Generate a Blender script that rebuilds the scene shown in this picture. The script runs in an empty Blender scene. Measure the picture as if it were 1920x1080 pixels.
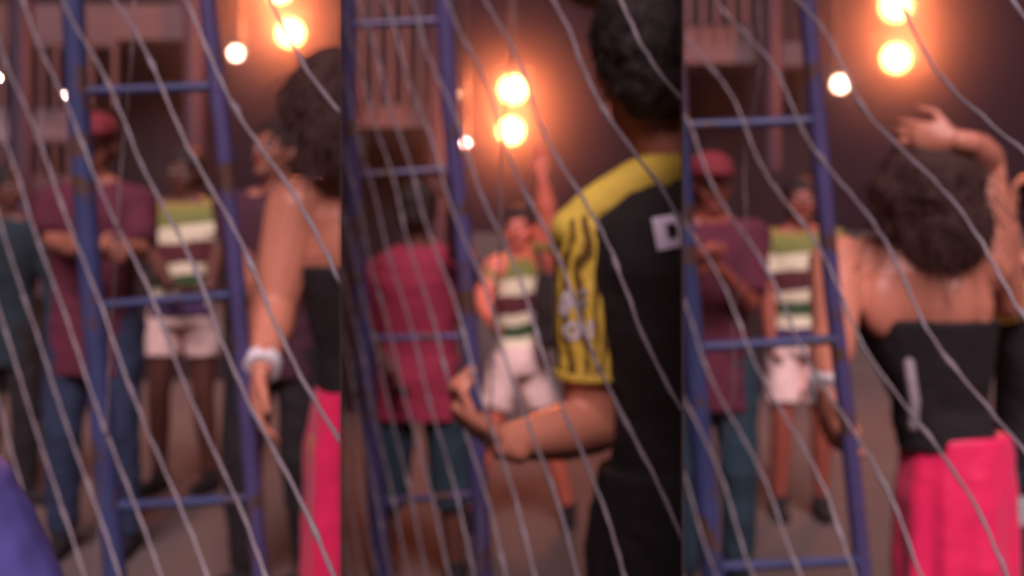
import bpy, bmesh, math, random
from mathutils import Vector, Matrix, Euler
from mathutils.bvhtree import BVHTree
from mathutils import noise as mnoise
random.seed(7)
scn = bpy.context.scene
COL = scn.collection
V = Vector
PI = math.pi

# ------------------------------------------------------------------ camera
FPX = 2059.0; CAMZ = 1.6; HOR = 430.0
cam_d = bpy.data.cameras.new('camera'); cam = bpy.data.objects.new('camera', cam_d); COL.objects.link(cam)
cam.location = (0, 0, CAMZ); cam.rotation_euler = (math.radians(90), 0, 0)
cam_d.sensor_width = 36; cam_d.lens = 36 * FPX / 1920
cam_d.shift_y = -(540 - HOR) / 1920
cam_d.clip_start = 0.05; cam_d.clip_end = 1500
cam_d.dof.use_dof = True; cam_d.dof.focus_distance = 0.58; cam_d.dof.aperture_fstop = 5.6
scn.camera = cam

# ------------------------------------------------------------------ night sky, added front fill, exposure
w = bpy.data.worlds.new('World'); scn.world = w; w.use_nodes = True
bg = w.node_tree.nodes['Background']; bg.inputs[0].default_value = (0.52, 0.26, 0.46, 1); bg.inputs[1].default_value = 0.036
sd = bpy.data.lights.new('front_fill', 'SUN'); sd.energy = 3.6; sd.angle = math.radians(26); sd.color = (1.0, 0.76, 0.82)  # unseen fill added behind the viewer to brighten the people
fill = bpy.data.objects.new('front_fill', sd); COL.objects.link(fill)
fill.rotation_euler = (math.radians(42), 0, math.radians(3)); fill.location = (-2, -4, 6)
scn.view_settings.view_transform = 'Standard'; scn.view_settings.look = 'None'
scn.view_settings.gamma = 1; scn.view_settings.exposure = 0.0; scn.view_settings.use_curve_mapping = False
scn.render.engine = 'CYCLES'; scn.cycles.max_bounces = 6; scn.cycles.volume_bounces = 1
scn.cycles.use_denoising = True; scn.cycles.sample_clamp_indirect = 3
scn.render.film_transparent = False

def W(px, py, d):
    """a point of the place: image column, image row, distance"""
    return V(((px - 960) / FPX * d, d, CAMZ + (HOR - py) / FPX * d))

# ------------------------------------------------------------------ materials
def mat(name, col, rough=0.75, var=0.15, scale=9.0, metal=0.0, bump=0.25, bscale=60, emis=None, estr=0, sheen=0):
    m = bpy.data.materials.new(name); m.use_nodes = True
    nt = m.node_tree; N = nt.nodes; L = nt.links; b = N['Principled BSDF']
    b.inputs['Roughness'].default_value = rough; b.inputs['Metallic'].default_value = metal
    if sheen: b.inputs['Sheen Weight'].default_value = sheen
    tc = N.new('ShaderNodeTexCoord')
    n1 = N.new('ShaderNodeTexNoise'); n1.inputs['Scale'].default_value = scale; n1.inputs['Detail'].default_value = 5
    L.new(tc.outputs['Object'], n1.inputs['Vector'])
    mx = N.new('ShaderNodeMix'); mx.data_type = 'RGBA'
    c = V(col[:3]); lo = c * (1 - var); hi = c * (1 + var)
    mx.inputs[6].default_value = (*lo, 1); mx.inputs[7].default_value = (min(hi[0], 1), min(hi[1], 1), min(hi[2], 1), 1)
    L.new(n1.outputs['Fac'], mx.inputs[0]); L.new(mx.outputs[2], b.inputs['Base Color'])
    if bump:
        n2 = N.new('ShaderNodeTexNoise'); n2.inputs['Scale'].default_value = bscale; n2.inputs['Detail'].default_value = 4
        bp = N.new('ShaderNodeBump'); bp.inputs['Strength'].default_value = bump; bp.inputs['Distance'].default_value = 0.01
        L.new(tc.outputs['Object'], n2.inputs['Vector']); L.new(n2.outputs['Fac'], bp.inputs['Height']); L.new(bp.outputs['Normal'], b.inputs['Normal'])
    if emis:
        b.inputs['Emission Color'].default_value = (*emis, 1); b.inputs['Emission Strength'].default_value = estr
    m['mix'] = mx.name
    return m

def banded(name, stops, vee=0.25, rough=0.8):
    """cloth printed in bands by height (object space, metres), bands dipping towards the middle"""
    m = mat(name, (0.3, 0.3, 0.3), rough); nt = m.node_tree; N = nt.nodes; L = nt.links; b = N['Principled BSDF']
    tc = N.new('ShaderNodeTexCoord'); sp = N.new('ShaderNodeSeparateXYZ'); L.new(tc.outputs['Object'], sp.inputs[0])
    ab = N.new('ShaderNodeMath'); ab.operation = 'MULTIPLY'; ab.inputs[1].default_value = -vee
    L.new(sp.outputs['X'], ab.inputs[0])
    ns = N.new('ShaderNodeTexNoise'); ns.inputs['Scale'].default_value = 5; L.new(tc.outputs['Object'], ns.inputs['Vector'])
    nm = N.new('ShaderNodeMath'); nm.operation = 'MULTIPLY_ADD'; nm.inputs[1].default_value = 0.07; nm.inputs[2].default_value = -0.035; L.new(ns.outputs['Fac'], nm.inputs[0])
    ad = N.new('ShaderNodeMath'); ad.operation = 'ADD'; L.new(sp.outputs['Z'], ad.inputs[0]); L.new(ab.outputs[0], ad.inputs[1])
    a2 = N.new('ShaderNodeMath'); a2.operation = 'ADD'; L.new(ad.outputs[0], a2.inputs[0]); L.new(nm.outputs[0], a2.inputs[1])
    mr = N.new('ShaderNodeMapRange'); mr.inputs['From Min'].default_value = 0.8; mr.inputs['From Max'].default_value = 1.6
    L.new(a2.outputs[0], mr.inputs['Value'])
    cr = N.new('ShaderNodeValToRGB'); cr.color_ramp.interpolation = 'CONSTANT'
    e = cr.color_ramp.elements
    while len(e) > 1: e.remove(e[0])
    e[0].position = 0; e[0].color = (*stops[0][1], 1)
    for z, c in stops[1:]:
        k = e.new((z - 0.8) / 0.8); k.color = (*c, 1)
    L.new(mr.outputs[0], cr.inputs[0]); L.new(cr.outputs[0], b.inputs['Base Color'])
    return m

CREAM = (0.88, 0.78, 0.55)
M = {}
M['jersey'] = banded('striped_jersey_cloth', [(0, (.06, .025, .10)), (.975, CREAM), (1.03, (.035, .09, .03)), (1.10, CREAM),
     (1.155, (.11, .02, .03)), (1.255, CREAM), (1.335, (.20, .22, .05)), (1.41, (.30, .22, .05))], 0.06)
M['pink_shorts'] = mat('pale_pink_cotton', (.98, .68, .62), .8, .06, bump=.3, bscale=25)
M['maroon'] = mat('maroon_cotton', (.105, .013, .034), .85, .6, 11)
M['magenta'] = mat('magenta_cotton', (.33, .022, .06), .85, .35, 7)
M['denim'] = mat('dark_blue_denim', (.018, .032, .075), .9, .3, 20)
M['teal'] = mat('dark_teal_cotton', (.014, .04, .06), .9, .3, 9)
M['darkteal'] = mat('blackish_teal_cotton', (.01, .025, .035), .9, .3, 9)
M['black'] = mat('black_cotton', (.011, .008, .010), .85, .3)
M['darkred'] = mat('dark_wine_cotton', (.06, .015, .03), .85, .3)
M['hotpink'] = mat('hot_pink_satin', (1.0, .02, .13), .5, .12, 3, bump=.15, bscale=12, sheen=.2)
M['hair'] = mat('black_hair', (.014, .008, .007), .55, .4, 40, bump=.8, bscale=160)
M['hair2'] = mat('dark_brown_hair', (.055, .02, .015), .6, .4, 40, bump=.8, bscale=160)
M['skin'] = mat('brown_skin', (.38, .14, .09), .5, .12, 14, bump=.08)
M['skin_lit'] = mat('lit_skin', (.80, .20, .13), .45, .2, 8, bump=.08)  # light on face and arm put into a brighter, redder skin colour
M['skin_dark'] = mat('deep_brown_skin', (.12, .042, .03), .5, .12, 14, bump=.08)
M['skin_red_lit'] = mat('red_lit_skin', (.33, .085, .055), .45, .12, 14, bump=.08)  # brown skin with the red light on it mixed into its colour
M['skin_tan'] = mat('tan_skin', (.66, .25, .16), .42, .22, 7, bump=.08)
M['white'] = mat('white_cloth', (.85, .78, .80), .7, .08)
M['eye'] = mat('eye_white', (.5, .42, .4), .3, .05, bump=0)
M['lip'] = mat('lip_skin', (.30, .06, .05), .45, .1, bump=0)
M['redcap'] = mat('red_cap_cloth', (.20, .018, .03), .8, .2)
M['blue_metal'] = mat('blue_painted_steel', (.045, .06, .17), .5, .5, 8, 0.0, .2, 30)
M['violet_lit_metal'] = mat('violet_lit_steel', (.08, .065, .18), .45, .3, 8, 0.0, .2, 30)  # the blue frame steel with purple light tinted into its colour
M['dark_metal'] = mat('dark_painted_steel', (.04, .03, .055), .5, .3, 8)
M['wire'] = mat('galvanised_wire', (.29, .25, .275), .5, .45, 6, 0.2, .15)
M['wire_dark'] = mat('dull_galvanised_wire', (.24, .19, .20), .55, .25, 30, 0.2, .15)
M['blue_tarp'] = mat('blue_plastic_sheet', (.13, .12, .42), .45, .15, 3, bump=.15, bscale=8)
M['concrete'] = mat('pinkish_concrete', (.14, .10, .108), .9, .25, 2.5, bump=.5, bscale=20)
M['concrete2'] = mat('pale_concrete', (.22, .19, .22), .9, .15, 2.5, bump=.5, bscale=20)
M['darkwall'] = mat('dark_painted_wall', (.016, .009, .013), .9, .4, 1.5, bump=.4, bscale=10)
M['ground'] = mat('dusty_ground', (.12, .086, .076), .95, .22, 1.6, bump=.8, bscale=22)
M['partition'] = mat('dark_partition_cloth', (.03, .02, .025), .95, .2)
M['yellow_trim'] = mat('yellow_cloth', (.85, .58, .08), .8, .25, 14)
M['small_lens'] = mat('small_lamp_glass', (.9, .8, .8), .3, .02, bump=0, emis=(1.0, .72, .62), estr=10)
M['lamp_body'] = mat('black_lamp_housing', (.03, .025, .025), .5, .2)
M['canopy'] = mat('mustard_canopy_cloth', (.30, .22, .06), .9, .4, 6)
M['grey'] = mat('pale_grey_plastic', (.35, .45, .42), .5, .15)
M['silver'] = mat('silver_plastic', (.28, .24, .27), .6, .15)

def rusty(m):
    nt = m.node_tree; N = nt.nodes; L = nt.links; b = N['Principled BSDF']; src = b.inputs['Base Color'].links[0].from_socket
    tc = N.new('ShaderNodeTexCoord'); n = N.new('ShaderNodeTexNoise'); n.inputs['Scale'].default_value = 13; n.inputs['Detail'].default_value = 6; L.new(tc.outputs['Object'], n.inputs['Vector'])
    cr = N.new('ShaderNodeValToRGB'); e = cr.color_ramp.elements; e[0].position = .56; e[0].color = (0, 0, 0, 1); e[1].position = .62; e[1].color = (1, 1, 1, 1); L.new(n.outputs['Fac'], cr.inputs[0])
    mx = N.new('ShaderNodeMix'); mx.data_type = 'RGBA'; mx.inputs[7].default_value = (.10, .05, .035, 1); L.new(cr.outputs[0], mx.inputs[0]); L.new(src, mx.inputs[6]); L.new(mx.outputs[2], b.inputs['Base Color'])
rusty(M['blue_metal']); rusty(M['violet_lit_metal'])
def lens_mat(name, r, hot, edge, e0, e1):
    m = mat(name, (.9, .8, .5), .3, .02, bump=0, emis=hot, estr=1); nt = m.node_tree; N = nt.nodes; L = nt.links; b = N['Principled BSDF']
    tc = N.new('ShaderNodeTexCoord'); mp = N.new('ShaderNodeMapping'); mp.inputs['Scale'].default_value = (1, 0, 1); ln = N.new('ShaderNodeVectorMath'); ln.operation = 'LENGTH'
    L.new(tc.outputs['Object'], mp.inputs[0]); L.new(mp.outputs[0], ln.inputs[0])
    for out, frm, to in (('Emission Color', hot, edge), ('Emission Strength', e0, e1)):
        mr = N.new('ShaderNodeMapRange'); mr.inputs['From Min'].default_value = r*.35; mr.inputs['From Max'].default_value = r; mr.interpolation_type = 'SMOOTHSTEP'
        L.new(ln.outputs['Value'], mr.inputs['Value'])
        if out == 'Emission Color':
            mx = N.new('ShaderNodeMix'); mx.data_type = 'RGBA'; mx.inputs[6].default_value = (*frm, 1); mx.inputs[7].default_value = (*to, 1)
            L.new(mr.outputs[0], mx.inputs[0]); L.new(mx.outputs[2], b.inputs[out])
        else:
            mr.inputs['To Min'].default_value = frm; mr.inputs['To Max'].default_value = to; L.new(mr.outputs[0], b.inputs[out])
    return m
M['lamp_lens'] = lens_mat('lamp_glass', .115, (1, .62, .27), (1, .22, .05), 2.6, .8)
def sleeve_mat():
    m = mat('yellow_patterned_sleeve', (.6, .45, .05), .75); nt = m.node_tree; N = nt.nodes; L = nt.links; b = N['Principled BSDF']
    tc = N.new('ShaderNodeTexCoord'); wv = N.new('ShaderNodeTexWave')
    wv.wave_type = 'BANDS'; wv.bands_direction = 'X'; wv.inputs['Scale'].default_value = 11; wv.inputs['Distortion'].default_value = 11; wv.inputs['Detail'].default_value = 3
    wv.inputs['Detail Scale'].default_value = 1.3
    mp = N.new('ShaderNodeMapping'); mp.inputs['Location'].default_value = (.1, 0, -1.05); mp.inputs['Scale'].default_value = (1.5, .3, .45)
    L.new(tc.outputs['Object'], mp.inputs[0]); L.new(mp.outputs[0], wv.inputs['Vector'])
    cr = N.new('ShaderNodeValToRGB'); e = cr.color_ramp.elements
    e[0].position = .35; e[0].color = (.16, .08, .012, 1); e[1].position = .62; e[1].color = (.92, .62, .08, 1)
    L.new(wv.outputs['Fac'], cr.inputs[0]); L.new(cr.outputs[0], b.inputs['Base Color'])
    return m
M['sleeve'] = sleeve_mat()

# ------------------------------------------------------------------ shape soup
class Soup:
    def __init__(s): s.v = []; s.f = []
    def add(s, vs, fs):
        o = len(s.v); s.v += [tuple(p) for p in vs]; s.f += [tuple(i + o for i in f) for f in fs]
    def rings(s, rings, cap=True):
        n = len(rings[0]); vs = [p for r in rings for p in r]; fs = []
        for k in range(len(rings) - 1):
            for i in range(n):
                j = (i + 1) % n; fs.append((k*n+i, k*n+j, (k+1)*n+j, (k+1)*n+i))
        if cap: fs.append(tuple(range(n))[::-1]); fs.append(tuple((len(rings)-1)*n + i for i in range(n)))
        s.add(vs, fs)
    def cap(s, a, b, ra, rb, flat=None, fx=1.0, n=14, ends=(True, True)):
        """round-ended tapering limb; flat = axis squeezed by fx"""
        a = V(a); b = V(b); ax = b - a; ln = ax.length or 1e-6; ax = ax / ln
        t = flat.copy() if flat is not None else (V((1, 0, 0)) if abs(ax.x) < .8 else V((0, 1, 0)))
        u = (t - ax * t.dot(ax)).normalized(); w_ = ax.cross(u)
        R = []
        def ring(c, r): R.append([c + (u * math.cos(2*PI*i/n) * fx + w_ * math.sin(2*PI*i/n)) * r for i in range(n)])
        if ends[0]:
            for q in (80, 60, 38, 18): ring(a - ax * ra * math.sin(math.radians(q)), ra * math.cos(math.radians(q)))
        m = 3
        for k in range(m + 1): ring(a + ax * ln * k / m, ra + (rb - ra) * k / m)
        if ends[1]:
            for q in (18, 38, 60, 80): ring(b + ax * rb * math.sin(math.radians(q)), rb * math.cos(math.radians(q)))
        s.rings(R)
    def ell(s, c, r, rot=None, n=16, m=10):
        c = V(c); R = []
        for k in range(1, m):
            th = PI * k / m
            ring = []
            for i in range(n):
                p = V((r[0]*math.sin(th)*math.cos(2*PI*i/n), r[1]*math.sin(th)*math.sin(2*PI*i/n), -r[2]*math.cos(th)))
                if rot is not None: p = rot @ p
                ring.append(c + p)
            R.append(ring)
        s.rings(R)
    def loft(s, secs, yaw=0, n=24, pw=2.4):
        """horizontal rounded sections (centre, rx, ry)"""
        R = []
        cy, sy = math.cos(yaw), math.sin(yaw)
        for c, rx, ry in secs:
            ring = []
            for i in range(n):
                t = 2*PI*i/n; ct, st = math.cos(t), math.sin(t)
                x = rx * math.copysign(abs(ct) ** (2/pw), ct); y = ry * math.copysign(abs(st) ** (2/pw), st)
                ring.append(V(c) + V((x*cy - y*sy, x*sy + y*cy, 0)))
            R.append(ring)
        s.rings(R)
    def box(s, c, h, rot=None):
        c = V(c); vs = []
        for x in (-1, 1):
            for y in (-1, 1):
                for z in (-1, 1):
                    p = V((x*h[0], y*h[1], z*h[2])); vs.append(c + (rot @ p if rot is not None else p))
        s.add(vs, [(0,1,3,2), (4,6,7,5), (0,4,5,1), (2,3,7,6), (0,2,6,4), (1,5,7,3)])

def link(o, parent=None):
    COL.objects.link(o)
    if parent is not None: o.parent = parent
    return o
def empty(name, loc, label, cat, group=None):
    o = bpy.data.objects.new(name, None); COL.objects.link(o); o.location = loc
    o['label'] = label; o['category'] = cat
    if group: o['group'] = group
    return o
def tag(o, label, cat, group=None):
    o['label'] = label; o['category'] = cat
    if group: o['group'] = group
BAYOF = {}
def build(name, soup, m, parent=None, org=None, voxel=0, smooth=3, disp=0, dscale=.12, bev=0, shade=True, bay=None):
    org = V(org) if org is not None else (V(parent.location) if parent is not None and parent.parent is None else V((0, 0, 0)))
    me = bpy.data.meshes.new(name)
    me.from_pydata([tuple(V(p) - org) for p in soup.v], [], soup.f); me.update()
    bmh = bmesh.new(); bmh.from_mesh(me); bmesh.ops.recalc_face_normals(bmh, faces=bmh.faces); bmh.to_mesh(me); bmh.free()
    o = bpy.data.objects.new(name, me); COL.objects.link(o)
    if voxel or bev:
        if bev:
            b = o.modifiers.new('b', 'BEVEL'); b.width = bev; b.segments = 2
        if voxel:
            r = o.modifiers.new('r', 'REMESH'); r.mode = 'VOXEL'; r.voxel_size = voxel; r.use_smooth_shade = True
            sm = o.modifiers.new('s', 'SMOOTH'); sm.factor = .5; sm.iterations = smooth
        if disp:
            tx = bpy.data.textures.new(name, 'CLOUDS'); tx.noise_scale = dscale; tx.noise_depth = 2
            d = o.modifiers.new('d', 'DISPLACE'); d.texture = tx; d.strength = disp; d.mid_level = .5
            sm = o.modifiers.new('s2', 'SMOOTH'); sm.factor = .5; sm.iterations = 2
        dg = bpy.context.evaluated_depsgraph_get()
        nm = bpy.data.meshes.new_from_object(o.evaluated_get(dg))
        o.modifiers.clear(); o.data = nm; nm.name = name
    o.data.materials.clear(); o.data.materials.append(m)
    if shade and voxel: o.data.polygons.foreach_set('use_smooth', [True] * len(o.data.polygons))
    if parent is not None: o.parent = parent
    else: o.location = org
    if parent is not None and parent.parent is None and parent.type == 'EMPTY': o.location = org - V(parent.location)
    if bay is not None: BAYOF[o.name] = bay
    return o

# ------------------------------------------------------------------ the bays
RL = (-320 / FPX, 320 / FPX)                        # the two partitions' directions from where the viewer stands
GZ = {1: 0.28, 2: 0.0, 3: 0.15}
def clip_to_bay(o, bay):
    """trim what would stick through a partition"""
    mw = Matrix.Translation(V(o.location) + (V(o.parent.location) if o.parent else V()) + (V(o.parent.parent.location) if o.parent and o.parent.parent else V()))
    planes = []
    for k, r in ((0, RL[0]), (1, RL[1])):
        n = V((1, -r, 0)).normalized()
        if bay == k + 1: planes.append((n, -1))       # keep the left side
        if bay == k + 2: planes.append((n, 1))        # keep the right side
    for n, sgn in planes:
        ds = [ (mw @ v.co).dot(n) * sgn for v in o.data.vertices]
        if not ds or min(ds) > 0.0016: continue
        b = bmesh.new(); b.from_mesh(o.data)
        p0 = n * sgn * 0.0016
        res = bmesh.ops.bisect_plane(b, geom=b.verts[:] + b.edges[:] + b.faces[:], dist=1e-5,
              plane_co=mw.inverted() @ p0, plane_no=n * sgn, clear_inner=True, clear_outer=False)
        ed = [e for e in res['geom_cut'] if isinstance(e, bmesh.types.BMEdge)]
        try: bmesh.ops.holes_fill(b, edges=ed, sides=0)
        except Exception: pass
        b.to_mesh(o.data); b.free(); o.data.update()

# ground base and the three floors
def sheet(name, pts, z, m, bay=None):
    s = Soup(); n = len(pts)
    s.add([(x, y, z) for x, y in pts], [tuple(range(n))])
    o = build(name, s, m, None, (0, 0, 0)); o['kind'] = 'structure'
    if bay: BAYOF[o.name] = bay
    return o
sheet('ground', [(-300, -60), (300, -60), (300, 500), (-300, 500)], -0.05, M['ground'])
def floor(bay, x0, x1, x2, x3):
    s = Soup(); nx, ny = 26, 60; y0, y1 = .6, 15.8
    vs = []
    for j in range(ny + 1):
        y = y0 + (y1 - y0) * j / ny
        for i in range(nx + 1):
            t = i / nx; r0 = x0; r1 = x1
            x = (r0 + (r1 - r0) * t) * y
            vs.append((x, y, GZ[bay] + .012 * mnoise.noise(V((x*1.4, y*1.4, bay)))))
    f = [(j*(nx+1)+i, j*(nx+1)+i+1, (j+1)*(nx+1)+i+1, (j+1)*(nx+1)+i) for j in range(ny) for i in range(nx)]
    s.add(vs, f)
    o = build('ground', s, M['ground'], None, (0, 0, 0)); o['kind'] = 'structure'; BAYOF[o.name] = bay
    o.data.polygons.foreach_set('use_smooth', [True] * len(o.data.polygons))
floor(1, -.70, RL[0], 0, 0); floor(2, RL[0], RL[1], 0, 0); floor(3, RL[1], .70, 0, 0)
# partitions
for k, r, side in ((0, RL[0], 'left view from the middle view'), (1, RL[1], 'middle view from the right view')):
    s = Soup(); d = V((r, 1, 0)).normalized(); n = V((d.y, -d.x, 0))
    a = d * .85; b_ = d * 16.2
    ps = [a + n*.0007, b_ + n*.0007, b_ - n*.0007, a - n*.0007]
    s.add([V((p.x, p.y, -.04)) for p in ps] + [V((p.x, p.y, 1.72 + .213*p.y)) for p in ps],
          [(0,1,2,3), (7,6,5,4), (0,4,5,1), (1,5,6,2), (2,6,7,3), (3,7,4,0)])
    o = build('partition', s, M['partition'], None, (0, 0, 0))
    tag(o, 'thin dark upright sheet seen edge-on, parting the ' + side, 'partition', 'thin partitions between the views')

# ------------------------------------------------------------------ people
def hand(s, wr, d, pn, curl=.4, sc=1.0, side=1):
    """palm, four fingers and a thumb; d = direction, pn = palm normal"""
    d = V(d).normalized(); pn = V(pn); pn = (pn - d * pn.dot(d)).normalized(); a = d.cross(pn) * side
    pc = V(wr) + d * .05 * sc
    R = Matrix((a, pn, d)).transposed()
    s.ell(pc, (.040*sc, .017*sc, .055*sc), R)
    s.cap(V(wr) - d*.02, pc, .026*sc, .028*sc, pn, .7)
    for i, l in enumerate((.068, .078, .072, .056)):
        o = (i - 1.5) * .0195 * sc
        p0 = V(wr) + d*.085*sc + a*o
        d1 = (d*math.cos(curl) + pn*math.sin(curl) + a*(i-1.5)*.07).normalized()
        p1 = p0 + d1*l*.55*sc
        d2 = (d*math.cos(curl*2.2) + pn*math.sin(curl*2.2)).normalized()
        s.cap(p0 - d*.02, p1, .0092*sc, .0085*sc, n=8); s.cap(p1, p1 + d2*l*.5*sc, .0085*sc, .007*sc, n=8)
    t0 = V(wr) + d*.03*sc - a*.028*sc; t1 = t0 + (d*.7 - a*.75 + pn*.3).normalized()*.045*sc
    s.cap(t0, t1, .012*sc, .0105*sc, n=8); s.cap(t1, t1 + (d*.95 - a*.2 + pn*.35).normalized()*.034*sc, .0105*sc, .008*sc, n=8)

def person(label, bay, px, d, H=1.75, gz=None, yaw=0, face=0, tilt=0, lean=(0, 0), arms={}, skin='skin', shirt=None, hem=.85, sleeve=.75,
           bottoms=None, bhem=.5, hair='short', cap=None, vox=.007, spread=.11, build_w=1.0, headoff=(0, 0), hairmat='hair', feet=((0, 0), (0, 0)),
           longs=False, top_open=False, shoes='black', neckfwd=0, grip={}, waist=1.0, drop=0, armw=1.0):
    g = GZ[bay] if gz is None else gz
    s_ = H / 1.75
    cx = (px - 960) / FPX * d
    root = empty('person', (cx, d, g), label, 'person')
    C = lambda x, y, z: V((cx + x * s_, d + y * s_, g + z * s_))
    yw = math.radians(yaw); c_, n_ = math.cos(yw), math.sin(yw)
    def T(x, y, z, k=0): # torso-frame point; k = share of the lean
        return C(x*c_ - y*n_ + lean[0]*k, x*n_ + y*c_ + lean[1]*k, z)
    bw = build_w
    hip = {-1: T(-.095*bw*waist, 0, .90), 1: T(.095*bw*waist, 0, .90)}
    sh = {-1: T(-.178*bw, 0, 1.425 - drop, 1), 1: T(.178*bw, 0, 1.425 - drop, 1)}
    neck = T(0, 0, 1.49, 1); fa = math.radians(face); fdir = V((math.sin(fa), -math.cos(fa), 0)); fr = V((-fdir.y, fdir.x, 0))
    hc = C(lean[0] + headoff[0], lean[1] + headoff[1], 1.635 + (headoff[2] if len(headoff) > 2 else 0)) + fdir * neckfwd
    ti = math.radians(tilt); up = V((0, 0, 1)) * math.cos(ti) - fdir * math.sin(ti); fw = fdir * math.cos(ti) + V((0, 0, 1)) * math.sin(ti)
    HR = Matrix((fr, fw, up)).transposed()          # columns: side, forward, up
    S = Soup()
    def tors(extra=0, lo=.84, hi=1.47, sx=1.0):
        k = lambda z: max(0, min(1, (z - .9) / .55))
        prof = [(.84, .150, .108), (.92, .158, .115), (1.02, .140, .100), (1.10, .136, .098), (1.22, .158, .110), (1.33, .180, .112), (1.41, .176, .098), (1.455, .13, .078), (1.48, .075, .062)]
        wf = lambda z: waist + (1 - waist)*max(0, min(1, (z - 1.12)/.24))
        def at(z):
            for (z0, a0, b0), (z1, a1, b1) in zip(prof, prof[1:]):
                if z0 <= z <= z1:
                    t = (z - z0)/(z1 - z0); return a0+(a1-a0)*t, b0+(b1-b0)*t
            return prof[0][1:] if z < prof[0][0] else prof[-1][1:]
        zs = sorted({lo, hi} | {p[0] for p in prof if lo < p[0] < hi})
        return [(T(0, 0, z, k(z)), (at(z)[0]*bw*sx*wf(z) + extra)*s_, (at(z)[1]*bw*sx*wf(z) + extra)*s_) for z in zs]
    S.loft(tors(), yw)
    S.cap(T(0, 0, 1.43, 1), hc - up*.05*s_, .060*s_, .054*s_)
    for q in (-1, 1): S.cap(T(.03*q, .01, 1.475, 1) + (hc - C(lean[0], lean[1], 1.635))*.35, sh[q], .050*s_, .052*s_)
    if top_open:
        for q in (-1, 1): S.ell(T(.078*q, -.072, 1.335, 1), (.055*s_, .035*s_, .075*s_))
    # head
    def hp(x, y, z): return hc + HR @ V((x*s_, y*s_, z*s_))
    S.ell(hp(0, -.012, .022), (.077*s_, .097*s_, .098*s_), HR, 20, 14)
    S.ell(hp(0, .022, -.045), (.058*s_, .066*s_, .075*s_), HR, 18, 12)
    S.ell(hp(0, .068, -.088), (.026*s_, .020*s_, .020*s_), HR)
    S.cap(hp(0, .086, .018), hp(0, .103, -.022), .010*s_, .014*s_, n=8); S.ell(hp(0, .096, -.027), (.020*s_, .012*s_, .010*s_), HR, 10, 6)
    S.cap(hp(-.034, .078, .034), hp(.034, .078, .034), .013*s_, .013*s_, n=8)
    for q in (-1, 1):
        S.ell(hp(.078*q, -.005, -.005), (.010*s_, .018*s_, .031*s_), HR, 10, 8)
        S.ell(hp(.042*q, .060, -.030), (.020*s_, .018*s_, .020*s_), HR, 10, 8)
    # arms
    for q in (-1, 1):
        a = arms.get(q)
        el, wr = (a[0], a[1]) if a else (sh[q] + V((.07*q, .02, -.27))*s_, sh[q] + V((.09*q, -.05, -.52))*s_)
        hd = a[2] if a and len(a) > 2 else (wr - el)
        pn = a[3] if a and len(a) > 3 else V((-q, -.4, 0))
        el = V(el); wr = V(wr)
        S.cap(sh[q], el, .058*s_*armw, .041*s_*armw); mid = el.lerp(wr, .35)
        S.cap(el, mid, .041*s_*armw, .041*s_*armw); S.cap(mid, wr, .041*s_*armw, .027*s_)
        hand(S, wr, hd, pn, grip.get(q, .45), s_, q)
        if a is None: a = (el, wr)
        arms = dict(arms); arms[q] = (el, wr, hd, pn)
    # legs
    knee = {}; ank = {}
    for i, q in enumerate((-1, 1)):
        fx, fy = feet[i]
        ank[q] = C(spread*q + fx, fy, .085); knee[q] = (hip[q] + ank[q]) / 2 + V((0, -.02, 0)) + fdir*.03 + V((0, 0, .01))
        S.cap(hip[q], knee[q], .088*s_*min(1, waist + .1), .056*s_); m_ = knee[q].lerp(ank[q], .3)
        S.cap(knee[q], m_, .056*s_, .057*s_); S.cap(m_, ank[q], .057*s_, .036*s_)
        S.cap(ank[q] - V((0, 0, .045*s_)) - fdir*.03, ank[q] - V((0, 0, .055*s_)) + fdir*.13, .034*s_, .026*s_)
    build('body', S, M[skin], root, root.location, vox, 3, bay=bay)
    # eyes and mouth
    for q in (-1, 1):
        e = Soup(); e.ell(hp(.031*q, .077, .012), (.015*s_, .011*s_, .008*s_), HR, 10, 6); build('eye', e, M['eye'], root, root.location, bay=bay)
    e = Soup(); e.ell(hp(0, .086, -.055), (.024*s_, .009*s_, .009*s_), HR, 12, 6); build('mouth', e, M['lip'], root, root.location, bay=bay)
    # shirt
    out = {'root': root, 'sh': sh, 'arms': arms, 'hc': hc, 'hp': hp, 's': s_, 'T': T, 'C': C}
    if shirt:
        A = Soup(); A.loft(tors(.020, hem, 1.472 if not top_open else 1.30), yw)
        if not top_open:
            for q in (-1, 1): A.cap(T(.055*q, .01, 1.452, 1), sh[q], .055*s_, .066*s_)
        if hem < .84: A.loft([(T(0, 0, hem), .178*bw*s_, .14*s_), (T(0, 0, 1.0), .165*bw*s_, .13*s_)], yw)
        if sleeve:
            for q in (-1, 1):
                el, wr = arms[q][0], arms[q][1]
                e_ = sh[q].lerp(el, min(sleeve, 1))
                A.cap(sh[q], e_, .076*s_, .068*s_ if sleeve < 1 else .058*s_, ends=(True, sleeve >= 1))
                if sleeve >= 1.5: A.cap(el, el.lerp(wr, .92), .056*s_, .040*s_, ends=(True, False))
        out['shirt'] = build('shirt' if not top_open else 'strapless_top', A, M[shirt], root, root.location, vox, 3, .022, .11, bay=bay)
        if not top_open:
            c2 = Soup(); R = []
            for i in range(15):
                t = 2*PI*i/14; R.append((T(.072*math.cos(t), .062*math.sin(t) - .005, 1.474, 1)))
            for p, q_ in zip(R, R[1:]): c2.cap(p, q_, .010*s_, .010*s_, n=6)
            build('collar', c2, M[shirt], root, root.location, .006, 1, bay=bay)
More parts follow.
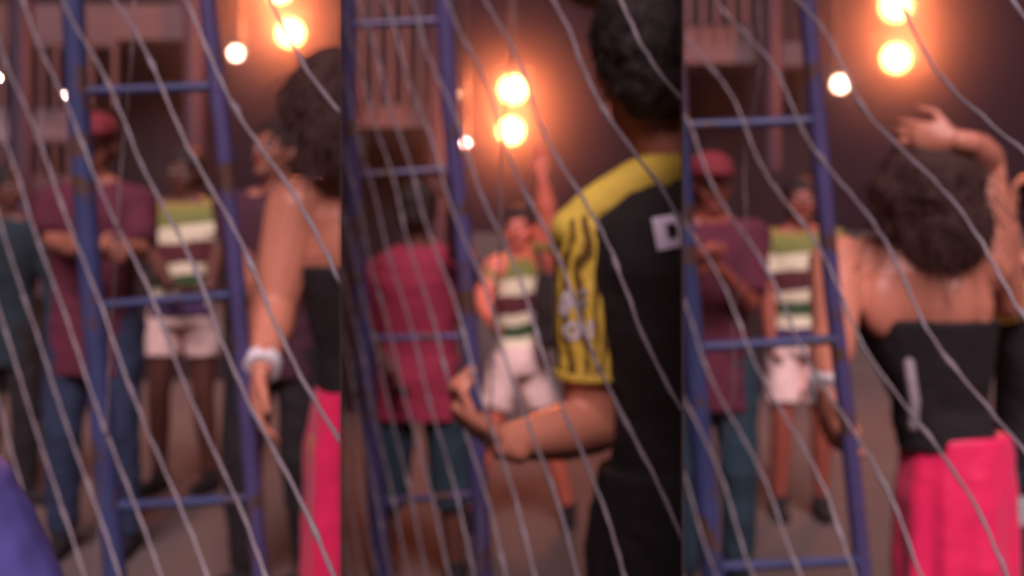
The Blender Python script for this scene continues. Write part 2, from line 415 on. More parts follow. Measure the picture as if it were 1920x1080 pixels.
    if bottoms:
        B = Soup(); k = .02
        B.loft([(T(0, 0, .85), .162*bw*s_, .122*s_), (T(0, 0, .92), (.16*bw+k)*s_, .130*s_), (T(0, 0, 1.0), (.145*bw+k)*s_, .115*s_)], yw)
        for q in (-1, 1):
            if longs:
                B.cap(hip[q], knee[q], .108*s_, .078*s_); B.cap(knee[q], ank[q], .078*s_, .062*s_, ends=(True, False))
            else:
                zz = (hip[q].z - g - bhem*s_) / (hip[q].z - knee[q].z)
                B.cap(hip[q], hip[q].lerp(knee[q], zz), .100*s_, .092*s_, ends=(True, False))
        build('trousers' if longs else 'shorts', B, M[bottoms], root, root.location, vox, 3, .02, .09, bay=bay)
    for q in (-1, 1):
        F = Soup(); F.cap(ank[q] - V((0, 0, .045*s_)) - fdir*.035, ank[q] - V((0, 0, .048*s_)) + fdir*.15, .043*s_, .036*s_); F.cap(ank[q] - V((0, 0, .04*s_)), ank[q] + V((0, 0, .01)), .046*s_, .046*s_)
        build('shoe', F, M[shoes], root, root.location, vox, 2, bay=bay)
    # hair
    if hair:
        Hh = Soup()
        if vox < .006 and hair == 'short': Hh.ell(hp(0, -.02, .055), (.10*s_, .115*s_, .115*s_), HR, 20, 14)
        Hh.ell(hp(0, -.022, .046), (.090*s_, .101*s_, .094*s_), HR, 20, 14)
        Hh.ell(hp(0, -.055, -.010), (.080*s_, .062*s_, .080*s_), HR, 16, 10)
        if hair == 'big':
            Hh.ell(hp(0, -.05, .045), (.122*s_, .11*s_, .115*s_), HR); Hh.ell(hp(-.03, -.09, -.045), (.105*s_, .08*s_, .105*s_), HR); Hh.ell(hp(.07, -.06, .03), (.07*s_, .07*s_, .07*s_), HR)
        if hair == 'long':
            Hh.cap(hp(0, -.05, .02), hp(.01, -.08, -.15), .10*s_, .07*s_, fr, 1.1)
        build('hair', Hh, M[hairmat], root, root.location, vox, 2, .02, .035, bay=bay)
    if vox < .006 and hair:
        St = Soup(); rn = random.Random(int(px)); big = hair == 'big'
        for k in range(420):
            th = rn.uniform(0, 2*PI); z = rn.uniform(-.75, 1); q_ = math.sqrt(1 - z*z); kk = 1.22 if big else 1.0
            nrm = V((q_*math.cos(th), q_*math.sin(th) - .35, z)); p = V((.092*nrm.x*kk, -.03 + .10*nrm.y*kk, .038 + .10*nrm.z*kk - (.02 if big else 0)))
            dr_ = V((rn.gauss(0, .5), rn.gauss(-.2, .4), -1 if hair != 'short' else rn.uniform(-1, .2))).normalized(); Pn = []
            ln_ = rn.uniform(.03, .11) if hair != 'short' else rn.uniform(.01, .03)
            for j in range(5):
                t = j/4; o_ = p + (nrm*.7*t*(1 - t*.5) + dr_*t)*ln_; Pn.append(hp(*o_))
            for a_, b_ in zip(Pn, Pn[1:]):
                dd = (b_ - a_).normalized(); u_ = dd.cross(V((.3, 1, .2))).normalized(); v_ = dd.cross(u_); rr = .0011
                St.rings([[a_ + u_*rr, a_ - u_*rr*.5 + v_*rr, a_ - u_*rr*.5 - v_*rr], [b_ + u_*rr, b_ - u_*rr*.5 + v_*rr, b_ - u_*rr*.5 - v_*rr]], cap=False)
        so = build('loose_strands', St, M[hairmat], root, root.location, bay=bay); so['kind'] = 'stuff'
    if cap:
        K = Soup(); K.ell(hp(0, -.012, .062), (.094*s_, .108*s_, .078*s_), HR, 20, 12)
        K.ell(hp(0, .105, .052), (.070*s_, .062*s_, .010*s_), HR, 18, 6)
        build('cap', K, M[cap], root, root.location, .006, 2, bay=bay)
    return out

def band(parent, a, b, r, m, name, bay, k0=.9, k1=1.0):
    s = Soup(); s.cap(V(a).lerp(V(b), k0), V(a).lerp(V(b), k1), r, r, ends=(False, False)); return build(name, s, m, parent, parent.location, bev=.003, bay=bay)

# --- left view
P1 = person('man in maroon shirt and red cap, arms folded, behind the blue post at the left', 1, 178, 4.5, 1.78, face=8, tilt=-4,
    arms={-1: (W(102, 452, 4.42), W(168, 472, 4.20), V((1, .1, .02)), V((0, 1, 0))), 1: (W(262, 470, 4.42), W(180, 462, 4.16), V((-1, .0, .1)), V((0, 1, 0)))},
    skin='skin', shirt='maroon', hem=.72, sleeve=.85, bottoms='denim', longs=True, cap='redcap', spread=.13, build_w=1.0, drop=.03)
P2 = person('short-haired reveller in green and cream striped jersey and pale pink shorts, left view', 1, 347, 5.55, 1.72, face=-12, tilt=-8,
    arms={-1: (W(283, 470, 5.5), W(318, 535, 5.3), V((.6, -.3, -.2))), 1: (W(408, 470, 5.5), W(392, 540, 5.3), V((-.5, -.3, -.3)))},
    skin='skin_dark', shirt='jersey', hem=.90, sleeve=.6, bottoms='pink_shorts', bhem=.69, spread=.13)
P3 = person('man in dark wine shirt looking aside, half behind the bare-shouldered woman', 1, 522, 4.05, 1.71, face=-35, tilt=14,
    arms={-1: (W(452, 475, 4.0), W(478, 545, 3.7), V((-.3, -.4, -.2)))},
    skin='skin', shirt='darkred', hem=.80, sleeve=.8, bottoms='black', longs=True, spread=.12)
P4 = person('bare-shouldered woman in black strapless top and hot pink skirt with white wristband, left view', 1, 712, 2.35, 1.67, yaw=10, face=175, hairmat='hair2',
    arms={-1: (W(512, 585, 2.28), W(492, 686, 2.12), V((-.10, -.2, -1)), V((1, .2, 0))), 1: (W(775, 560, 2.3), W(760, 660, 2.15))},
    skin='skin_tan', shirt='black', top_open=True, sleeve=0, hem=1.0, hair='big', vox=.005, lean=(.0, 0), waist=.85, armw=1.3, headoff=(-.075, 0, -.01))
band(P4['root'], W(512, 585, 2.28), W(492, 686, 2.12), .036, M['white'], 'wristband', 1, .90, 1.07)
def skirt(P, bay, k0):
    T = P['T']; s = Soup(); R = []; n = 48
    for z, rx, ry, am in ((1.035, .168, .132, 0), (1.0, .176, .138, .002), (.90, .190, .15, .004), (.75, .196, .16, .007), (.55, .200, .165, .010), (.40, .204, .17, .012)):
        ring = []
        for i in range(n):
            t = 2*PI*i/n; k = 1 + am/.11*math.sin(t*9 + .9*math.sin(3*t))
            ring.append(T(rx*k*k0*math.cos(t), ry*k*k0*math.sin(t), z))
        R.append(ring)
    s.rings(R)
    return build('skirt', s, M['hotpink'], P['root'], P['root'].location, .006, 3, .012, .09, bay=bay)
skirt(P4, 1, .86)

# --- middle view
P5 = person('man in magenta T-shirt seen from behind through the ladder frame, dark shorts', 2, 785, 4.9, 1.80, face=172, build_w=1.08, drop=.075, armw=1.2,
    arms={-1: (W(712, 620, 4.95), W(735, 700, 4.75)), 1: (W(862, 470, 4.7), W(850, 385, 4.5), V((-.2, 0, 1)))},
    skin='skin_dark', shirt='magenta', hem=.74, sleeve=.9, bottoms='teal', bhem=.36, spread=.16)
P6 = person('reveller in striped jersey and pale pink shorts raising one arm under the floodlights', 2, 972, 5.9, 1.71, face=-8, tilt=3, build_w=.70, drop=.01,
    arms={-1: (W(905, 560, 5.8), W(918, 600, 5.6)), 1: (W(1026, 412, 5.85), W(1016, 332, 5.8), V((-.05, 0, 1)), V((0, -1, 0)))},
    skin='skin_lit', shirt='jersey', hem=.90, sleeve=.6, bottoms='pink_shorts', bhem=.66, spread=.26, yaw=20, armw=1.4, grip={1: .1}, feet=((0, 0), (.02, .1)))
KERB = .20
s = Soup(); s.box((.2, 1.95, KERB/2 - .01), (.6, .55, KERB/2)); kb = build('kerb', s, M['concrete'], None, (0, 0, 0), bev=.01, bay=2); kb['kind'] = 'structure'
P7 = person('tall man from behind in black jersey with yellow patterned sleeve and letter D', 2, 1306, 1.85, 1.75, gz=.20, yaw=3, face=188, build_w=.99, drop=.035,
    arms={-1: (W(1112, 800, 1.86), W(945, 832, 1.70), V((-1, -.15, .75)), V((0, .2, 1))), 1: (W(1450, 760, 1.8), W(1440, 900, 1.6))},
    skin='skin_tan', shirt='black', sleeve=.0, hem=.70, bottoms='black', bhem=.62, hair='short', vox=.005, grip={-1: .8}, headoff=(-.085, 0, .03), waist=.9, armw=1.15)
def pj():
    root = P7['root']; T = P7['T']; s_ = P7['s']; sh = P7['sh'][-1]; el = P7['arms'][-1][0]
    A = Soup(); e = sh.lerp(el, .72)
    A.cap(sh + V((.004, 0, .0)), e, .070, .064, ends=(True, False))
    sl = build('sleeve', A, M['sleeve'], root, root.location, .005, 3, .012, .08, bay=2)
    C_ = Soup(); C_.cap(sh.lerp(el, .69), sh.lerp(el, .735), .0665, .0665, ends=(False, False)); build('sleeve_hem', C_, M['yellow_trim'], sl, root.location, bev=.003, bay=2)
    Y = Soup()
    a = T(-.045, -.02, 1.500, 1); b = sh + V((.01, -.02, .044)); mid = a.lerp(b, .5) + V((0, 0, .008))
    for p, q in ((a, mid), (mid, b), (b, sh + V((-.030, -.01, .01)))): Y.cap(p, q, .042, .042)
    a2 = T(.10, -.02, 1.515, 1); Y.cap(a, a2, .042, .042)
    build('yoke_band', Y, M['yellow_trim'], root, root.location, .005, 4, .006, .06, bay=2)
    return sl
SL = pj()
def decal(target, parent, org, mask, cpx, cpy, wpx, hpx, rot, m, name, bay, d, nx=30, ny=30):
    """flat print laid on cloth: mask(u, v) in 0..1"""
    loc = V(target.location) + (V(target.parent.location) if target.parent else V())
    bv = BVHTree.FromPolygons([tuple(v.co + loc) for v in target.data.vertices], [tuple(p.vertices) for p in target.data.polygons])
    s = Soup(); idx = {}; vs = []; fs = []
    c, n = math.cos(rot), math.sin(rot)
    def vert(i, j):
        if (i, j) in idx: return idx[(i, j)]
        u = (i/nx - .5)*wpx; v = (j/ny - .5)*hpx
        x = cpx + u*c - v*n; y = cpy + u*n + v*c
        dr = (W(x, y, d) - V((0, 0, CAMZ))).normalized()
        h = bv.ray_cast(V((0, 0, CAMZ)), dr)
        p = h[0] - dr*.003 if h[0] is not None else None
        idx[(i, j)] = len(vs) if p is not None else None
        if p is not None: vs.append(p)
        return idx[(i, j)]
    for i in range(nx):
        for j in range(ny):
            if mask((i + .5)/nx, (j + .5)/ny):
                f = [vert(i, j), vert(i+1, j), vert(i+1, j+1), vert(i, j+1)]
                if None not in f: fs.append(f)
    if not fs: print('decal missed', name); return
    s.add(vs, fs)
    return build(name, s, m, parent, org, bay=bay)
def mD(u, v):
    if u < .42: return not (.30 < u and .28 < v < .72) if u > .30 else True
    r = ((u - .42)/.58)**2 + ((v - .5)/.5)**2
    ri = ((u - .42)/.16)**2 + ((v - .5)/.24)**2
    return r <= 1 and not (ri < 1)
ORG = P7['root'].location
M['print'] = mat('lilac_white_print', (.95, .80, 1.0), .6, .05, bump=0)
decal(P7['shirt'], P7['root'], ORG, mD, 1266, 432, 78, 62, math.radians(-11), M['print'], 'letter', 2, 1.9)
def mO(u, v):
    r = math.hypot(u - .5, v - .5); return .20 < r < .5
decal(SL, SL, ORG, mO, 1073, 620, 34, 36, 0, M['white'], 'letter', 2, 1.9, 16, 16)
decal(SL, SL, ORG, lambda u, v: True, 1107, 618, 9, 34, .1, M['white'], 'letter', 2, 1.9, 4, 12)
decal(SL, SL, ORG, lambda u, v: math.hypot(u-.5, v-.5) < .5, 1062, 568, 24, 52, .25, M['white'], 'crest', 2, 1.9, 16, 20)
decal(SL, SL, ORG, lambda u, v: math.hypot(u-.5, v-.5) < .5 and not (.35 < v < .55), 1092, 560, 22, 40, .1, M['silver'], 'crest', 2, 1.9, 16, 20)

# --- right view
P8 = person('man in maroon shirt and red cap holding fists at his chest, right view', 3, 1332, 4.4, 1.74, face=5, tilt=-4,
    arms={-1: (W(1268, 560, 4.3), W(1318, 500, 4.1), V((.35, -.2, 1))), 1: (W(1402, 570, 4.3), W(1345, 500, 4.1), V((-.4, -.2, .7)))},
    skin='skin_red_lit', shirt='maroon', hem=.74, sleeve=.85, bottoms='teal', longs=True, cap='redcap', spread=.11, build_w=.95, grip={-1: 1.1, 1: 1.1})
P9 = person('reveller in striped jersey and pale pink shorts half hidden by the raised forearm, right view', 3, 1500, 5.55, 1.70, face=-5, tilt=2,
    arms={-1: (W(1440, 560, 5.5), W(1446, 640, 5.3)), 1: (W(1556, 560, 5.5), W(1560, 640, 5.3))},
    skin='skin_red_lit', shirt='jersey', hem=.90, sleeve=.6, bottoms='pink_shorts', bhem=.60, spread=.11)
P10 = person('bare-backed woman in black top and hot pink skirt, one hand raised behind her dark hair', 3, 1792, 2.42, 1.66, gz=.17, lean=(-.105, 0), armw=1.2, yaw=-4, face=180, hairmat='hair2', hair='big',
    arms={-1: (W(1564, 622, 2.30), W(1549, 728, 2.12), V((.06, -.15, -1)), V((1, .2, 0))), 1: (W(1842, 300, 2.46), W(1800, 266, 2.28), V((-1, .3, .12)), V((0, 1, .1)))},
    skin='skin_tan', shirt='black', top_open=True, sleeve=0, hem=1.0, vox=.005, grip={1: .5, -1: .5}, spread=.045, waist=.70, build_w=.93, headoff=(.02, -.01, -.06), tilt=16)
skirt(P10, 3, .70)
P12 = person('bystander in dark shirt with yellow sleeves cut off by the right edge', 3, 1975, 2.9, 1.62, face=150,
    arms={-1: (W(1893, 570, 2.75), W(1891, 430, 2.65), V((0, 0, 1)))},
    skin='skin_tan', shirt='black', sleeve=0, hem=.75, bottoms='teal', longs=True)
a = P12['arms'][-1]; s = Soup(); s.cap(P12['sh'][-1], a[0].lerp(P12['sh'][-1], .1), .075, .065, ends=(True, False)); build('sleeve', s, M['yellow_trim'], P12['root'], P12['root'].location, .006, 2, .012, .08, bay=3)
P13 = person('onlooker in blackish teal shirt at the far left edge beside the folded-arms man', 1, 8, 5.3, 1.62, face=60,
    skin='skin_dark', shirt='darkteal', hem=.72, sleeve=1.6, bottoms='black', longs=True)

# ------------------------------------------------------------------ handheld things
def cup(px, py, d, lab, bay, r=.035, h=.055, m='white'):
    s = Soup(); c = W(px, py, d); n = 20; R = []
    for z, k in ((-h, .8), (-h*.5, .87), (0, .93), (h*.9, 1.0), (h, 1.06), (h*.86, .93), (-h*.9, .74)):
        R.append([c + V((r*k*math.cos(2*PI*i/n), r*k*math.sin(2*PI*i/n), z)) for i in range(n)])
    s.rings(R); o = build('cup', s, M[m], None, c, bay=bay); tag(o, lab, 'cup')
    return o
band(P10['root'], W(1564, 622, 2.30), W(1549, 728, 2.12), .036, M['white'], 'wristband', 3, .93, 1.08)
def phone(px, py, d, lab, bay, rz, w_, h_, m):
    root = empty('phone', W(px, py, d), lab, 'phone')
    R = Euler((.1, rz, .3)).to_matrix()
    s = Soup(); s.box(root.location, (w_, .005, h_), R); build('case', s, M[m], root, root.location, bev=.002, bay=bay)
    s = Soup(); s.box(root.location - R @ V((0, .0065, 0)), (w_*.9, .0012, h_*.93), R); build('screen', s, M['lamp_body'], root, root.location, bay=bay)
#phone(872, 752, 1.66, 'phone held out in the hand of the black-jersey man', 2, .15, .024, .055, 'silver')
# long black bag at the reveller's side
root = empty('shoulder_bag', W(1024, 640, 5.72), 'long black shoulder bag hanging beside the arm-raising reveller', 'bag')
s = Soup(); s.loft([(W(1024, 655, 5.72), .045, .03), (W(1024, 640, 5.72), .066, .045), (W(1024, 575, 5.72), .062, .045), (W(1022, 520, 5.72), .05, .035), (W(1022, 512, 5.72), .03, .02)])
build('bag_body', s, M['black'], root, root.location, .008, 4, .02, .1, bay=2)
s = Soup(); s.cap(W(1022, 520, 5.7), W(1008, 474, 5.75), .016, .016); build('strap', s, M['black'], root, root.location, bay=2)
# strap hanging beside the woman, pouch of the neighbour
s = Soup(); pts = [W(1704, 680, 2.15), W(1709, 715, 2.13), W(1715, 755, 2.12), W(1712, 800, 2.12)]
for a, b in zip(pts, pts[1:]): s.cap(a, b, .011, .011, V((0, 1, 0)), 1.0)
o = build('strap', s, M['silver'], None, pts[0], .005, 1, bay=3); tag(o, 'pale fabric strap hanging beside the black top above the pink skirt', 'strap')
s = Soup(); s.box(W(1912, 962, 2.6), (.032, .03, .026)); s.box(W(1912, 940, 2.6), (.034, .032, .006))
o = build('pouch', s, M['grey'], None, W(1912, 962, 2.6), bev=.006, bay=3); tag(o, 'pale grey-green pouch at the right edge beside the pink skirt', 'pouch')

# ------------------------------------------------------------------ ladder-like blue gate frames and wire fences
def gate(bay, d, Lx, Rx, rungs, lab, mt='blue_metal', ztop=-160, zbot=1240):
    root = empty('gate_frame', W((Lx[0]+Rx[0])/2, 1080, d) * 1.0, lab, 'gate frame', 'blue ladder-like frames behind the wire')
    root.location.z = GZ[bay]
    def rail(pts, dd, r, m):
        s = Soup(); P = [W(x, y, dd) for x, y in pts]
        e = P[-1] + (P[-1] - P[-2]).normalized() * 3; t = (P[-1].z - GZ[bay]) / (P[-1].z - e.z); P.append(P[-1].lerp(e, t))
        for a, b in zip(P, P[1:]): s.cap(a, b, r, r, n=12)
        build('post', s, M[m], root, root.location, .005, 2, bay=bay)
    rail(Lx[1], d, Lx[2], mt); rail(Rx[1], d, Rx[2], 'violet_lit_metal')
    for x0, y0, x1, y1 in rungs:
        s = Soup(); s.cap(W(x0, y0, d), W(x1, y1, d), .0095, .0095, n=10); s.cap(W(x0, y0, d), W(x0 + 12, y0, d), .016, .013, n=10); s.cap(W(x1 - 10, y1, d), W(x1, y1, d), .013, .016, n=10)
        build('rung', s, M[mt], root, root.location, bay=bay)
gate(1, 2.12, (135, [(128, -150), (140, 60), (150, 250), (170, 520), (192, 800), (216, 1080)], .0225), (400, [(372, -150), (388, 0), (418, 260), (440, 480), (462, 760), (488, 1080)], .017),
     [(140, -215, 385, -225), (146, 172, 410, 162), (176, 574, 448, 552), (205, 950, 476, 934)], 'blue ladder-like gate frame in the left view, nearest the folded-arms man')
gate(2, 2.75, (660, [(640, -150), (650, 0), (656, 260), (672, 520), (694, 800), (718, 1080)], .023), (840, [(828, -150), (832, 0), (842, 200), (866, 420), (882, 650), (908, 1080)], .0225),
     [(644, 48, 838, 38), (655, 330, 862, 316), (680, 636, 884, 630), (700, 942, 898, 926)], 'blue ladder-like gate frame in the middle view, before the magenta shirt', 'violet_lit_metal')
gate(3, 1.98, (1290, [(1252, -150), (1262, 80), (1276, 350), (1296, 620), (1316, 850), (1338, 1080)], .021), (1560, [(1500, -150), (1512, 0), (1535, 260), (1562, 560), (1592, 820), (1618, 1080)], .016),
     [(1262, -180, 1500, -190), (1270, 236, 1534, 226), (1296, 652, 1570, 636), (1330, 1064, 1616, 1050)], 'blue ladder-like gate frame in the right view, before the capped man')

def fence(bay, rl, rr, yl, yr, lab, u0, seed, sp=.168, k=1.12):
    rnd = random.Random(seed)
    PL = V((rl*yl, yl, 0)); PR = V((rr*yr, yr, 0)); dv = (PL - PR); ln = dv.length; dv /= ln
    root = empty('wire_fence', (PR.x, PR.y, GZ[bay]), lab, 'wire fence', 'sagging wire fences in front of the revellers')
    z0, z1 = .65, 2.45
    def strand(ub, kk, m, r, amp, name, off, umin=-.02):
        P = []; ph = rnd.random()*6.28; N = 150
        for i in range(N + 1):
            z = z1 + (z0 - z1)*i/N
            wob = amp*math.sin(z*2*PI/.24 + off) + amp*.5*math.sin(z*2*PI/.61 + ph) + amp*.35*rnd.uniform(-.5, .5)
            u = ub + kk*(z - CAMZ) + wob
            if umin < u < ln + .02:
                p = PR + dv*u; P.append(V((p.x, p.y + .006*math.sin(z*26 + off), z)))
        if len(P) < 2: return
        s = Soup(); R = []; n = 6
        for i, p in enumerate(P):
            rk = r*(1 + .22*math.sin(i*1.9) + (.9 if (i + int(off*9)) % 20 == 0 else 0)); t = (P[min(i+1, len(P)-1)] - P[max(i-1, 0)]).normalized(); a = t.cross(V((0, 1, 0))).normalized(); b = t.cross(a)
            R.append([p + (a*math.cos(2*PI*j/n) + b*math.sin(2*PI*j/n))*rk for j in range(n)])
        s.rings(R); o = build(name, s, m, root, root.location, bay=bay)
        o.data.polygons.foreach_set('use_smooth', [True]*len(o.data.polygons))
    i = -10
    while u0 + i*sp < ln + 1.2:
        strand(u0 + i*sp + rnd.uniform(-.012, .012), k, M['wire'], .0021, .012, 'wire', i*.7); i += 1
    i = -6
    while u0 + i*sp*2.6 < ln + .8:
        if i % 2: strand(u0 + .06 + i*sp*2.6, -.18, M['wire_dark'], .0012, .008, 'wire', i*.9)
        i += 1
fence(2, RL[0], RL[1], 2.55, 1.05, 'wavy wire fence across the middle view, over the black jersey', .02, 5)
fence(1, -.49, RL[0], 1.95, 1.02, 'wavy wire fence across the left view, before the striped jersey', .05, 8)
fence(3, RL[1], .49, 1.85, 1.05, 'wavy wire fence across the right view, before the pink skirt', .12, 11)

# blue sheet corner bottom left, nearest thing
s = Soup(); pts = [(-60, 800), (-30, 850), (15, 890), (45, 960), (75, 1030), (110, 1110), (140, 1200)]
R = []
for x, y in pts:
    a = W(x, y, 1.05); ring = []
    for i in range(20):
        t = 2*PI*i/20; ring.append(a + V((-.13 + .13*math.cos(t), .10*math.sin(t), .0)))
    R.append(ring)
s.rings(R); o = build('plastic_sheet', s, M['blue_tarp'], None, W(0, 1080, 1.05), .006, 6, .02, .12, bay=1); tag(o, 'smooth blue plastic sheet bulging up at the bottom left corner', 'plastic sheet')

# ------------------------------------------------------------------ grandstands behind
def stand(bay, lab, x0, x1, bands, bars, posts, wall_d=9.6):
    """slabs and railings of a stepped stand behind the crowd"""
    root = empty('grandstand', (W((x0+x1)/2, 430, 9).x, 9.2, GZ[bay]), lab, 'grandstand', 'concrete stands behind the crowd')
    s = Soup(); a = W(x0, 0, wall_d); b = W(x1, 0, wall_d); s.box(((a.x+b.x)/2, wall_d + .1, GZ[bay] + 2.6), ((b.x-a.x)/2, .1, 2.6))
    build('wall', s, M['darkwall'], root, root.location, bay=bay)
    for px0, px1, py0, py1, dd, mm in bands:
        s = Soup(); p = W(px0, py0, dd); q = W(px1, py1, dd); s.box(((p.x+q.x)/2, dd + .2, (p.z+q.z)/2), ((q.x-p.x)/2, .2, abs(p.z-q.z)/2))
        build('slab', s, M[mm], root, root.location, bev=.015, bay=bay)
    for px0, px1, py0, py1, dd, n in bars:
        for i in range(n):
            x = px0 + (px1 - px0)*i/(n-1); s = Soup(); s.cap(W(x, py0, dd), W(x, py1, dd), .022, .022, n=8, ends=(False, False)); build('railing_bar', s, M['concrete'], root, root.location, bay=bay)
        s = Soup(); s.cap(W(px0, py0 + 1, dd), W(px1, py0 + 1, dd), .03, .03, n=8); build('handrail', s, M['concrete'], root, root.location, bay=bay)
    for x, py0, py1, dd, r in posts:
        s = Soup(); s.cap(W(x, py0, dd), W(x, py1, dd), r, r, n=12, ends=(False, False)); build('column', s, M['dark_metal'], root, root.location, bay=bay)
stand(1, 'concrete stand with railing bars at the upper left, behind the capped man', -160, 425,
      [(-160, 395, 8, 76, 9.0, 'concrete'), (-160, 128, 205, 262, 9.0, 'concrete2'), (-160, 32, 315, 410, 8.6, 'concrete2'), (45, 150, 330, 560, 8.8, 'concrete'), (-160, 60, 560, 640, 8.4, 'darkwall')],
      [(-150, 130, 82, 204, 8.9, 12), (-150, 128, 264, 330, 8.9, 12), (170, 215, 82, 200, 9.0, 2)], [(40, -80, 620, 8.2, .09), (365, -60, 330, 8.8, .09)])
stand(2, 'concrete stand with railing bars behind the ladder frame, middle view', 560, 850,
      [(560, 822, 196, 240, 9.0, 'concrete')],
      [(650, 815, -70, 196, 8.9, 7)], [(824, -80, 500, 8.8, .10)])
stand(3, 'concrete stand with railing bars behind the capped man, right view', 1200, 1535,
      [(1200, 1440, 50, 120, 9.0, 'concrete'), (1464, 1530, 80, 125, 9.2, 'concrete')],
      [(1290, 1450, -130, 48, 8.9, 7)], [(1448, -160, 320, 8.8, .08)])
# mustard canopy edge top right of the middle view
s = Soup()
for i in range(8):
    x = 1085 + i*29; s.cap(W(x, -30 + 4*math.sin(i*2), 3.6), W(x + 29, -24 + 8*math.sin(i*1.3+1), 3.6), .075, .075, V((0, 0, 1)), .8)
o = build('canopy', s, M['canopy'], None, W(1180, -20, 3.6), .012, 3, .05, .1, bay=2); tag(o, 'mustard cloth canopy edge above the head of the black-jersey man', 'canopy')

# ------------------------------------------------------------------ floodlights
def flood(px, py, d, r, bay, lab, power, col, lens, grp, aim=(0, -1, -.06)):
    c = W(px, py, d); root = empty('floodlight', c, lab, 'floodlight', grp)
    s = Soup(); n = 28; R = []
    for y, k in ((.20, .35), (.19, .55), (.12, .62), (.02, 1.0), (-.02, 1.12), (-.045, 1.14), (-.045, 1.05), (-.005, .98)):
        R.append([c + V((r*k*math.cos(2*PI*i/n), y*r*6, r*k*math.sin(2*PI*i/n))) for i in range(n)])
    s.rings(R); build('housing', s, M['lamp_body'], root, c, bay=bay)
    s = Soup(); R = []
    for y, k in ((-.010, .97), (-.028, .85), (-.040, .6), (-.046, .3), (-.047, .05)):
        R.append([c + V((r*k*math.cos(2*PI*i/n), y*r*6, r*k*math.sin(2*PI*i/n))) for i in range(n)])
    s.rings(R); ls = build('lens', s, M[lens] if lens == 'lamp_lens' else lens_mat('small_lamp_glass', r, (1, .85, .75), (.9, .3, .28), 1.6, .5), root, c, bay=bay)
    s = Soup(); 
    for q in (-1, 1): s.cap(c + V((q*r*1.2, .06, 0)), c + V((q*r*1.2, .06, r*1.5)), .012, .012, n=6)
    s.cap(c + V((-r*1.2, .06, r*1.5)), c + V((r*1.2, .06, r*1.5)), .012, .012, n=6)
    s.cap(c + V((0, .08 + r, 0)), V((c.x, c.y + .08 + r, 5.9)), .016, .016, n=6)
    build('bracket', s, M['lamp_body'], root, c, bay=bay)
    ld = bpy.data.lights.new('floodlight_bulb', 'POINT'); ld.energy = power; ld.color = col; ld.shadow_soft_size = r*.8
    lo = bpy.data.objects.new('floodlight_bulb', ld); COL.objects.link(lo); lo.parent = root; lo.location = (0, -.45*r*6*.12 - r*1.3, 0)
OR = (1.0, .21, .065)
G = 'lit floodlights hanging over the crowd'
PW = 85
flood(545, 63, 8, .105, 1, 'glowing floodlight at the top of the left view, the lower of two', PW, OR, 'lamp_lens', G)
flood(524, -18, 8, .095, 1, 'glowing floodlight half cut off at the top edge of the left view', PW, OR, 'lamp_lens', G)
flood(443, 100, 7.6, .052, 1, 'small white spotlight left of the glowing floodlight, left view', 9, (1, .55, .5), 'small_lens', G)
flood(962, 168, 8, .105, 2, 'upper of the two glowing floodlights in the middle view', PW, OR, 'lamp_lens', G)
flood(958, 246, 8, .098, 2, 'lower of the two glowing floodlights, above the raised hand', PW, OR, 'lamp_lens', G)
flood(873, 268, 7.6, .026, 2, 'small pinkish spotlight left of the lower floodlight, middle view', 4, (1, .4, .5), 'small_lens', G)
flood(855, 178, 7.6, .012, 2, 'tiny white spotlight beside the post, middle view', 1, (1, .6, .6), 'small_lens', G)
flood(1678, 12, 8, .12, 3, 'upper glowing floodlight in the right view, touching the top edge', PW, OR, 'lamp_lens', G)
flood(1679, 110, 8, .11, 3, 'lower glowing floodlight in the right view', PW, OR, 'lamp_lens', G)
flood(1575, 158, 7.6, .062, 3, 'small white spotlight left of the lower floodlight, right view', 9, (1, .55, .5), 'small_lens', G)
flood(124, 178, 7.6, .014, 1, 'tiny white light beside the blue post at the left', 2, (.9, .6, .8), 'small_lens', G)
flood(-4, 146, 7.6, .016, 1, 'tiny white light at the far left edge', 2, (1, .7, .8), 'small_lens', G)

# ------------------------------------------------------------------ trim everything to its bay
for o in list(scn.objects):
    if o.type == 'MESH' and o.name in BAYOF: clip_to_bay(o, BAYOF[o.name])
for o in list(scn.objects):
    if o.type == 'MESH' and len(o.data.polygons) == 0: bpy.data.objects.remove(o)

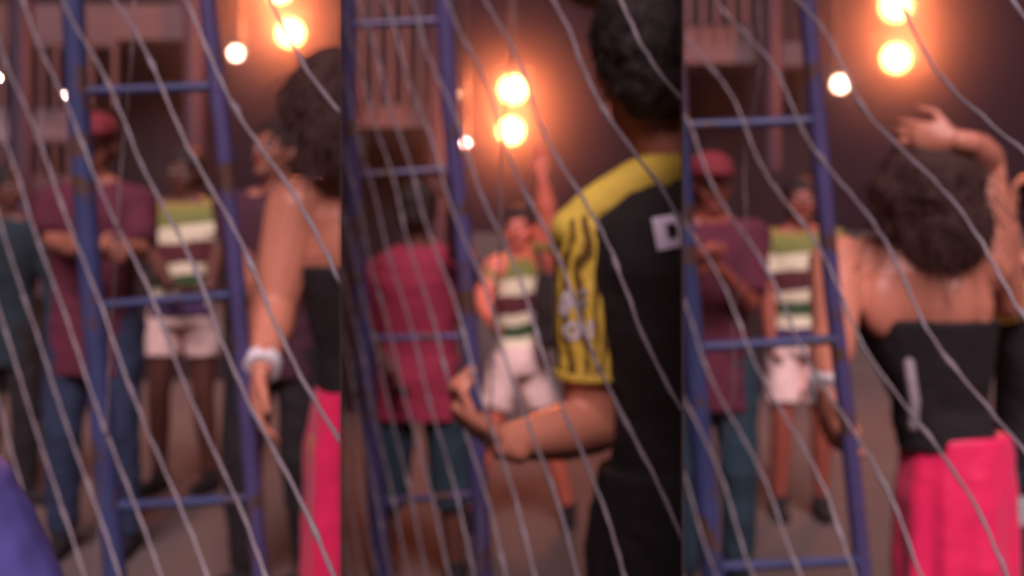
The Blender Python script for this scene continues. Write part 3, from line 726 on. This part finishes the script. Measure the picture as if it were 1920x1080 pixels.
# ------------------------------------------------------------------ haze
s = Soup(); s.box((0, 8, 2.6), (12, 10.5, 3.7))
hz = build('haze', s, M['white'], None, (0, 8, 2.6)); hz['kind'] = 'stuff'
hm = bpy.data.materials.new('haze_air'); hm.use_nodes = True; nt = hm.node_tree; nt.nodes.clear()
ou = nt.nodes.new('ShaderNodeOutputMaterial'); pv = nt.nodes.new('ShaderNodeVolumePrincipled')
pv.inputs['Color'].default_value = (.92, .84, .86, 1); pv.inputs['Density'].default_value = .0042; pv.inputs['Anisotropy'].default_value = .72
nt.links.new(pv.outputs[0], ou.inputs['Volume']); hz.data.materials.clear(); hz.data.materials.append(hm)

# smoke drifting round the lamps
for k, (px, py, b) in enumerate(((536, 30, 1), (960, 205, 2), (1679, 62, 3))):
    s = Soup(); s.ell((0, 0, 0), (1.25, .9, 1.35), None, 32, 24)
    c = W(px, py, 7.9); o = build('smoke', s, M['white'], None, (0, 0, 0)); o.location = c; o['kind'] = 'stuff'
    m = bpy.data.materials.new('lamp_smoke'); m.use_nodes = True; nt = m.node_tree; nt.nodes.clear(); L = nt.links
    ou = nt.nodes.new('ShaderNodeOutputMaterial'); pv = nt.nodes.new('ShaderNodeVolumePrincipled')
    pv.inputs['Color'].default_value = (.9, .85, .85, 1); pv.inputs['Anisotropy'].default_value = .3
    tc = nt.nodes.new('ShaderNodeTexCoord'); mp = nt.nodes.new('ShaderNodeMapping'); mp.inputs['Scale'].default_value = (.8, 1.11, .74)
    gr = nt.nodes.new('ShaderNodeTexGradient'); gr.gradient_type = 'SPHERICAL'
    mu = nt.nodes.new('ShaderNodeMath'); mu.operation = 'MULTIPLY'; mu.inputs[1].default_value = .55
    L.new(tc.outputs['Object'], mp.inputs[0]); L.new(mp.outputs[0], gr.inputs[0]); pw = nt.nodes.new('ShaderNodeMath'); pw.operation = 'POWER'; pw.inputs[1].default_value = 3.2; L.new(gr.outputs['Fac'], pw.inputs[0]); L.new(pw.outputs[0], mu.inputs[0]); L.new(mu.outputs[0], pv.inputs['Density'])
    L.new(pv.outputs[0], ou.inputs['Volume']); o.data.materials.clear(); o.data.materials.append(m)
